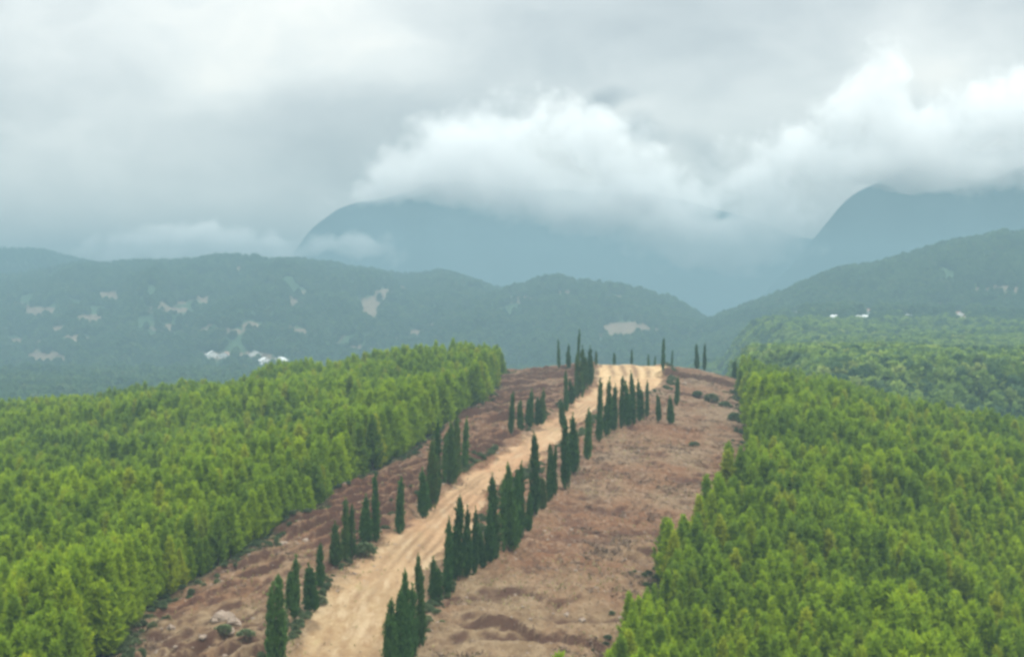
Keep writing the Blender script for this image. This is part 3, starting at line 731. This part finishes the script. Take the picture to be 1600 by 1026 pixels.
for (x, top, base, wf, vi, lab) in CYP:
    X, Y, Z = cast(x, base, 120, 500)
    H = (base - top) / F * Y * 1.02; wf *= .80
    vi = {0: (0, 3, 6), 1: (1, 7), 2: (2, 7), 3: (3, 8, 6), 4: (4,), 5: (5,)}[vi][int(x) % len({0: (0, 3, 6), 1: (1, 7), 2: (2, 7), 3: (3, 8, 6), 4: (4,), 5: (5,)}[vi])]
    make_tree('cypress_tree', CM[vi][0], CM[vi][1], (X, Y, Z - .05), random.uniform(0, 6.28), (wf * (.58 + .42 * H / 7) * random.uniform(.9, 1.15), wf * (.58 + .42 * H / 7) * random.uniform(.9, 1.15), H / 7.1), lab, 'cypress', 'cypresses lining the dirt track')[0].rotation_euler = (random.gauss(0, .028), random.gauss(0, .028), random.uniform(0, 6.28))

# ------------------------------------------------------------------ shrubs
SHR = [(570, 868, 1.6, 1.3, 'dark round shrub at the track side below the close pair of cypresses'), (384, 998, 1.0, .6, 'low green shrub among pale rocks on the left bank'),
 (1112, 628, 2.0, 1.6, 'biggest dark shrub in the dip high on the brown slope'), (1090, 622, 1.3, 1.0, 'smaller grey green shrub just left of the biggest one on the brown slope'),
 (1133, 636, 1.5, 1.1, 'grey shrub just right of the biggest one on the brown slope'), (1148, 656, 1.7, 1.3, 'dark shrub against the right wood below the dip of the brown slope'),
 (1084, 697, 1.0, .7, 'tiny dark shrub alone in the middle of the brown slope'), (497, 944, 1.2, .8, 'scrubby bush on the track edge below the lowest left clump'),
 (682, 940, .9, .8, 'small brown bush beside the lone small cypress right of the track'), (350, 990, 1.0, .7, 'small scrub on the furrowed bank left of the rocks')]
shrub_leaf = []
SM = [shrub_meshes(i) for i in range(3)]
for k, (x, y, w, h, lab) in enumerate(SHR):
    X, Y, Z = cast(x, y, 120, 500)
    o = tag(empty('shrub', (X, Y, Z), k * 1.7, (w, w, h)), lab, 'shrub', 'shrubs on the cleared strip')
    shrub_leaf.append(link('foliage', SM[k % 3][0], o)); link('stems', SM[k % 3][1], o)

Yw = rng.uniform(150, 485, 5200); sd_ = rng.random(5200) < .55
Xw = np.where(sd_, TR(Yw) + 1.0 + np.abs(rng.normal(0, .9, 5200)), TL(Yw) - .8 - np.abs(rng.normal(0, 1.1, 5200)))
kw = fbm(Xw, Yw, 7, 3, 181) > rng.uniform(-.25, .45, 5200); Xw, Yw = Xw[kw], Yw[kw]
Ye = rng.uniform(155, 480, 5200); le = rng.random(5200) < .5
Xe = np.where(le, edge_l(Ye) + rng.normal(.4, 1.0, 5200), edge_r(Ye) + rng.normal(-.4, 1.0, 5200))
ke = fbm(Xe, Ye, 5, 3, 183) > rng.uniform(-.35, .4, 5200); Xw = np.concatenate([Xw, Xe[ke]]); Yw = np.concatenate([Yw, Ye[ke]])
Nw = len(Xw); sw = rng.uniform(.18, .55, Nw); rw = np.zeros((Nw, 3)); rw[:, 2] = rng.uniform(0, 6.28, Nw)
instancer('undergrowth', np.stack([Xw, Yw, ground_z(Xw, Yw) - .03], 1), rw, np.stack([sw, sw, sw * rng.uniform(.6, 1.2, Nw)], 1), rng.integers(0, 3, Nw), [q for q in shrub_leaf[:3]], [M_SHRUB], 'low scrub and weeds along the cypress rows and the edges of the woods', 'undergrowth')

# ------------------------------------------------------------------ stones and boulders
def rock(r, rad, flat=.6):
    ph = r.uniform(0, 6.28, 6); Vv = []
    for i in range(5):
        la = -1.2 + i * .6
        for j in range(8):
            lo = j * math.tau / 8; q = rad * (1 + .28 * math.sin(lo * 2 + ph[0] + la) + .18 * math.sin(3 * lo + ph[1] - 2 * la))
            Vv.append((math.cos(lo) * math.cos(la) * q, math.sin(lo) * math.cos(la) * q, math.sin(la) * q * flat))
    Ff = [(i * 8 + j, i * 8 + (j + 1) % 8, (i + 1) * 8 + (j + 1) % 8, (i + 1) * 8 + j) for i in range(4) for j in range(8)]
    Vv += [(0, 0, -rad * flat), (0, 0, rad * flat)]
    Ff += [(40, (j + 1) % 8, j, j) for j in range(8)] + [(41, 32 + j, 32 + (j + 1) % 8, 32 + (j + 1) % 8) for j in range(8)]
    return np.array(Vv), Ff
def rock_mesh(name, Vv, Ff, m):
    me = bpy.data.meshes.new(name); me.from_pydata([tuple(v) for v in Vv], [], [tuple(dict.fromkeys(f)) for f in Ff]); me.materials.append(m); me.update(); return me
BLD = [(350, 968, .95, 'largest pale boulder in the rock heap on the left bank'), (366, 974, .7, 'pale boulder on the right of the rock heap on the left bank'), (336, 972, .6, 'pale boulder on the left of the rock heap on the left bank'),
 (358, 992, .55, 'pale boulder at the foot of the rock heap on the left bank'), (266, 982, .5, 'pale stone alone at the upper left of the furrowed bank'), (317, 1000, .35, 'small white stone on the dark furrow of the left bank'),
 (443, 850, .45, 'pale stone on the furrow lip above the lowest left clump'), (477, 845, .4, 'pale stone below the left wood edge by the trio of cypresses'), (910, 971, .35, 'small pale stone on the dark bank right of the track at the bottom'),
 (885, 962, .3, 'tiny pale stone next to the bottom right bank edge'), (1070, 600, .6, 'pale stone on the slope under the crest bank')]
r = np.random.default_rng(77)
for (x, y, rad, lab) in BLD:
    X, Y, Z = cast(x, y, 120, 500); Vv, Ff = rock(r, rad)
    o = link('boulder', rock_mesh('boulder', Vv, Ff, M_STONE)); o.location = (X, Y, Z + rad * .15); o.rotation_euler = (r.uniform(-.2, .2), r.uniform(-.2, .2), r.uniform(0, 6)); tag(o, lab, 'boulder', 'boulders on the strip')
def strip_points(n_, y0, y1, track=0.15, r=r):
    t = r.random(n_); Y = np.sqrt(y0 ** 2 + (y1 ** 2 - y0 ** 2) * t * .999); Y = y0 + (y1 - y0) * r.random(n_) ** 1.5
    a, b = EL(Y) - .5, ER(Y) + 1; X = a + (b - a) * r.random(n_)
    k = r.random(n_) > track_mask(X, Y) * (1 - track); X, Y = X[k], Y[k]
    k = fbm(X, Y, 6, 3, 121) > r.uniform(-.5, .25, len(X)); return X[k], Y[k]
X, Y = strip_points(5200, 150, 490, .25); Z = ground_z(X, Y); VV, FF = [], []
for i in range(len(X)):
    Vv, Ff = rock(r, .05 + .17 * r.random() ** 3); b = sum(len(v) for v in VV[-1:]) ; VV.append(Vv + (X[i], Y[i], Z[i])); FF += [tuple(q + i * 42 for q in f) for f in Ff]
tag(link('rubble', rock_mesh('rubble', np.concatenate(VV), FF, M_STONE)), 'small stones strewn over the bare strip', 'rubble', kind='stuff')
X, Y = strip_points(26000, 150, 490, .03); Z = ground_z(X, Y); P = np.stack([X, Y, Z + .02], 1)
D = np.stack([r.normal(0, 1, len(X)), r.normal(0, 1, len(X)), np.abs(r.normal(0, .25, len(X)))], 1); D /= np.linalg.norm(D, axis=1, keepdims=True)
Xb, Yb = strip_points(2600, 150, 480, .0)
kb = fbm(Xb * .6, Yb, 8, 3, 191) > 0; Xb, Yb = np.repeat(Xb[kb], 16), np.repeat(Yb[kb], 16); Xb = Xb + r.normal(0, .7, len(Xb)); Yb = Yb + r.normal(0, .3, len(Yb))
Pb = np.stack([Xb, Yb, ground_z(Xb, Yb) + np.abs(r.normal(0, .10, len(Xb)))], 1); Db = np.stack([r.normal(0, 1, len(Xb)), r.normal(0, .6, len(Xb)), r.normal(.15, .3, len(Xb))], 1); Db /= np.linalg.norm(Db, axis=1, keepdims=True)
P = np.concatenate([P, Pb]); D = np.concatenate([D, Db])
tag(link('brushwood', blade_mesh('brushwood', P, D, np.concatenate([np.full(len(X), .32), np.full(len(Pb), .5)]), .16, .4, 3, r, M_STICK)), 'brown cut twigs and slash littering the cleared strip', 'debris', kind='stuff')
X, Y = strip_points(16000, 150, 480, .12)
k = (fbm(X, Y, 12, 3, 131) > .08) | (np.abs(X - TR(Y)) < 1.2) | (np.abs(X - TL(Y)) < 1.0); X, Y = X[k], Y[k]; Z = ground_z(X, Y)
D = np.stack([r.normal(0, .35, len(X)), r.normal(0, .35, len(X)), np.ones(len(X))], 1); D /= np.linalg.norm(D, axis=1, keepdims=True)
tag(link('dry_grass', blade_mesh('dry_grass', np.stack([X, Y, Z], 1), D, np.full(len(X), .28), .22, .4, 4, r, M_DRY)), 'dry grass tufts along the track and over the strip', 'grass', kind='stuff')

# ------------------------------------------------------------------ far houses
def house(x, y, w, dp, h, rz, roof, label, y0=700):
    X, Y, Z = cast(x, y, y0, 3300)
    o = tag(empty('house', (X, Y, Z - .3), rz), label, 'house', 'houses on the far hillsides')
    a, b = w / 2, dp / 2; rh = w * .26
    Vv = [(-a, -b, 0), (a, -b, 0), (a, b, 0), (-a, b, 0), (-a, -b, h), (a, -b, h), (a, b, h), (-a, b, h), (0, -b, h + rh), (0, b, h + rh)]
    me = bpy.data.meshes.new('house_wall'); me.from_pydata(Vv, [], [(0, 1, 5, 8, 4), (2, 3, 7, 9, 6), (1, 2, 6, 5), (3, 0, 4, 7)]); me.materials.append(M_WALL); link('wall', me, o)
    e_, t_ = .5, .18
    Rv, Rf = [], []
    for sgn in (-1, 1):
        k0 = len(Rv)
        for yy in (-b - e_, b + e_):
            Rv += [(sgn * (a + e_), yy, h - rh * e_ / a + .02), (0, yy, h + rh + .02), (0, yy, h + rh + .02 + t_), (sgn * (a + e_), yy, h - rh * e_ / a + .02 + t_)]
        Rf += [(k0, k0 + 1, k0 + 2, k0 + 3), (k0 + 4, k0 + 5, k0 + 6, k0 + 7)] + [(k0 + i, k0 + (i + 1) % 4, k0 + 4 + (i + 1) % 4, k0 + 4 + i) for i in range(4)]
    me = bpy.data.meshes.new('house_roof'); me.from_pydata(Rv, [], Rf); me.materials.append(roof); link('roof', me, o)
    def panel(nm, x0, z0, ww, hh, m):
        Pv = [(x0 + sx * ww / 2, -b - q, z0 + sz * hh) for q in (0, .06) for sx, sz in ((-1, 0), (1, 0), (1, 1), (-1, 1))]
        me = bpy.data.meshes.new(nm); me.from_pydata(Pv, [], [(4, 5, 6, 7), (0, 1, 5, 4), (1, 2, 6, 5), (2, 3, 7, 6), (3, 0, 4, 7)]); me.materials.append(m); link(nm, me, o)
    panel('door', 0, .1, 1.1, 2.1, M_DOOR); panel('window', -w * .3, 1.1, 1.3, 1.2, M_GLASS); panel('window', w * .3, 1.1, 1.3, 1.2, M_GLASS)
house(1304, 503, 9, 8, 3.6, .4, M_ROOFW, 'white house standing alone left of the white pair under the wooded hill')
house(1340, 503, 8, 9, 3.4, -.5, M_ROOFW, 'left house of the close white pair under the wooded hill')
house(1354, 503, 9, 8, 3.6, .6, M_ROOFW, 'right house of the close white pair under the wooded hill')
house(1420, 501, 9, 8, 3.2, .2, M_ROOFW, 'cream house farther along from the white pair, by a dark tree gap')
house(1497, 496, 8, 7, 3.4, .3, M_ROOFR, 'upper of two greyish houses above the valley trees, faded roof')
house(1506, 502, 8, 7, 3.0, -.3, M_ROOFR, 'lower of two greyish houses above the valley trees, reddish roof')
house(1243, 495, 6, 6, 3.6, .1, M_ROOFW, 'tiny white house apart from the rest near the dip of the wooded hill')
house(1357, 489, 6, 6, 2.8, .8, M_ROOFR, 'small pinkish house just above the close white pair')
house(1578, 664, 8, 6, 3.0, .5, M_ROOFW, 'pale hut among dark trees at the right edge of the photo', 470)
house(332, 559, 12, 9, 3.5, .3, M_ROOFW, 'pale house at the near end of the hamlet low on the left hill')
house(352, 559, 10, 8, 3.2, -.2, M_ROOFR, 'pinkish roofed house second in the hamlet low on the left hill')
house(398, 559, 14, 9, 3.2, .1, M_ROOFW, 'long pale house in the middle of the hamlet low on the left hill')
house(414, 569, 11, 9, 3.5, .5, M_ROOFW, 'pale house lowest of the hamlet on the left hill')
house(438, 568, 11, 9, 3.5, -.4, M_ROOFW, 'pale house at the far end of the hamlet low on the left hill')

# ------------------------------------------------------------------ clouds resting on the mountains, wholly beyond the haze
def cloud(name, blobs, Y0, dens, label, seed):
    VV, FF = [], []; r = np.random.default_rng(seed)
    import bmesh
    bm = bmesh.new()
    for (px, py, rx, ry) in blobs:
        ax, az = rx / F * Y0, ry / F * Y0; ay = min(max(ax * .8, az), 190)
        for q in range(4):
            off = Vector((r.uniform(-.55, .55) * ax, r.uniform(-.4, .4) * ay, r.uniform(-.45, .45) * az)) if q else Vector((0, 0, 0)); k = .7 if q else 1.15
            res = bmesh.ops.create_icosphere(bm, subdivisions=3, radius=1.0)
            for v in res['verts']:
                v.co = Vector((v.co.x * ax * k, v.co.y * ay * k, v.co.z * az * k)) + off + Vector(((px - CX) / F * Y0, Y0 + r.uniform(-15, 15) * .2, (HY - py) / F * Y0))
    me = bpy.data.meshes.new(name); bm.to_mesh(me); bm.free()
    o = link(name, me); rm = o.modifiers.new('remesh', 'REMESH'); rm.mode = 'VOXEL'; rm.voxel_size = 14; rm.use_smooth_shade = True
    m, t, out = mat(name + '_vapour')
    P = t.new('ShaderNodeNewGeometry').outputs['Position'] if False else t.new('ShaderNodeTexCoord').outputs['Object']
    wn = t.new('ShaderNodeTexNoise'); wn.inputs['Scale'].default_value = .008; wn.inputs['Detail'].default_value = 4; t.put(wn.inputs['Vector'], P)
    Pw = t.v('ADD', P, t.v('MULTIPLY', t.v('SUBTRACT', wn.outputs['Color'], (.5, .5, .5)), (170, 60, 150)))
    acc = None
    for (px, py, rx, ry) in blobs:
        ax, az = rx / F * Y0 * 1.15, ry / F * Y0 * 1.15; ay = min(max(ax * .8, az), 190)
        q = t.v('MULTIPLY', t.v('SUBTRACT', Pw, ((px - CX) / F * Y0, Y0, (HY - py) / F * Y0)), (1 / ax, 1 / ay, 1 / az))
        q = t.m('SUBTRACT', 1.0, t.v('DOT_PRODUCT', q, q), clamp=True)
        acc = q if acc is None else t.m('ADD', acc, q)
    nz = t.noise(P, .013, 6, .66)
    vo = t.new('ShaderNodeTexVoronoi', feature='SMOOTH_F1'); vo.inputs['Scale'].default_value = .012; vo.inputs['Detail'].default_value = 2; vo.inputs['Smoothness'].default_value = .6; t.put(vo.inputs['Vector'], Pw)
    puff = t.m('SUBTRACT', .46, vo.outputs['Distance'])
    acc = t.m('ADD', acc, t.m('MULTIPLY', puff, 1.5))
    dn = t.ramp(t.m('ADD', acc, t.m('MULTIPLY', t.m('SUBTRACT', nz, .52), 2.4)), -.10, 1.45)
    dn = t.m('MULTIPLY', dn, dens)
    vs = t.new('ShaderNodeVolumeScatter'); vs.inputs['Color'].default_value = c4(1, .99, .965); t.put(vs.inputs['Density'], dn); vs.inputs['Anisotropy'].default_value = .0
    t.put(out.inputs['Volume'], vs.outputs[0]); me.materials.append(m)
    m.volume_intersection_method = 'FAST' if hasattr(m, 'volume_intersection_method') else None
    tag(o, label, 'clouds', kind='stuff')
BANK = [(880, 190, 75, 52), (930, 215, 85, 62), (985, 258, 88, 58), (1030, 302, 88, 56), (1072, 346, 84, 50), (1100, 392, 100, 46), (1112, 386, 76, 38), (1172, 386, 84, 46), (1040, 360, 90, 46), (1215, 342, 74, 52), (1150, 310, 76, 54), (1190, 250, 90, 66), (1262, 272, 84, 72),
        (1310, 200, 88, 72), (1385, 108, 62, 58), (1372, 168, 84, 62), (1340, 262, 70, 38), (1402, 252, 90, 42), (1450, 268, 84, 34), (1380, 272, 60, 30), (1420, 262, 90, 36), (1500, 285, 80, 26), (1545, 278, 90, 40), (1420, 268, 70, 26), (1600, 268, 90, 36), (1442, 222, 84, 48), (1500, 200, 104, 68), (1590, 165, 104, 84), (1562, 264, 74, 28), (1482, 264, 64, 24), (1244, 366, 58, 46), (1700, 190, 130, 110), (965, 318, 90, 38)]
cloud('cloud_bank', BANK, 4720, .019, 'bright cloud bank hiding the mountain tops', 5)
cloud('cloud_veil', [(640, 268, 80, 40), (690, 266, 120, 54), (745, 285, 110, 44), (770, 268, 130, 68), (840, 300, 130, 52), (900, 322, 120, 44), (950, 335, 120, 46), (800, 205, 140, 70), (1010, 345, 120, 40), (700, 210, 110, 50), (560, 318, 70, 30), (620, 292, 80, 36)], 4740, .011, 'soft grey cloud veil trailing left of the bright bank', 15)
cloud('cloud_wisp', [(470, 385, 70, 28), (540, 385, 60, 26), (585, 390, 50, 36), (618, 412, 30, 26), (390, 388, 100, 38), (300, 380, 110, 40), (200, 385, 110, 34)], 4650, .03, 'thin low cloud wisp trailing over the left hill crest', 9)

# ------------------------------------------------------------------ haze
def haze():
    x, y0, y1, z0, z1 = 3600, -400, 4380, -175, 95
    Vv = [(sx * x, y, z) for z in (z0, z1) for (sx, y) in ((-1, y0), (1, y0), (1, y1), (-1, y1))]
    me = bpy.data.meshes.new('haze'); me.from_pydata(Vv, [], [(3, 2, 1, 0), (4, 5, 6, 7), (0, 1, 5, 4), (1, 2, 6, 5), (2, 3, 7, 6), (3, 0, 4, 7)])
    m, t, out = mat('haze_air')
    pv = t.new('ShaderNodeVolumePrincipled'); pv.inputs['Color'].default_value = c4(.246, .370, .432); pv.inputs['Density'].default_value = .00050; pv.inputs['Anisotropy'].default_value = .0
    t.put(out.inputs['Volume'], pv.outputs[0]); me.materials.append(m)
    tag(link('haze', me), 'pale blue haze lying over the valley', 'haze', kind='stuff')
haze()
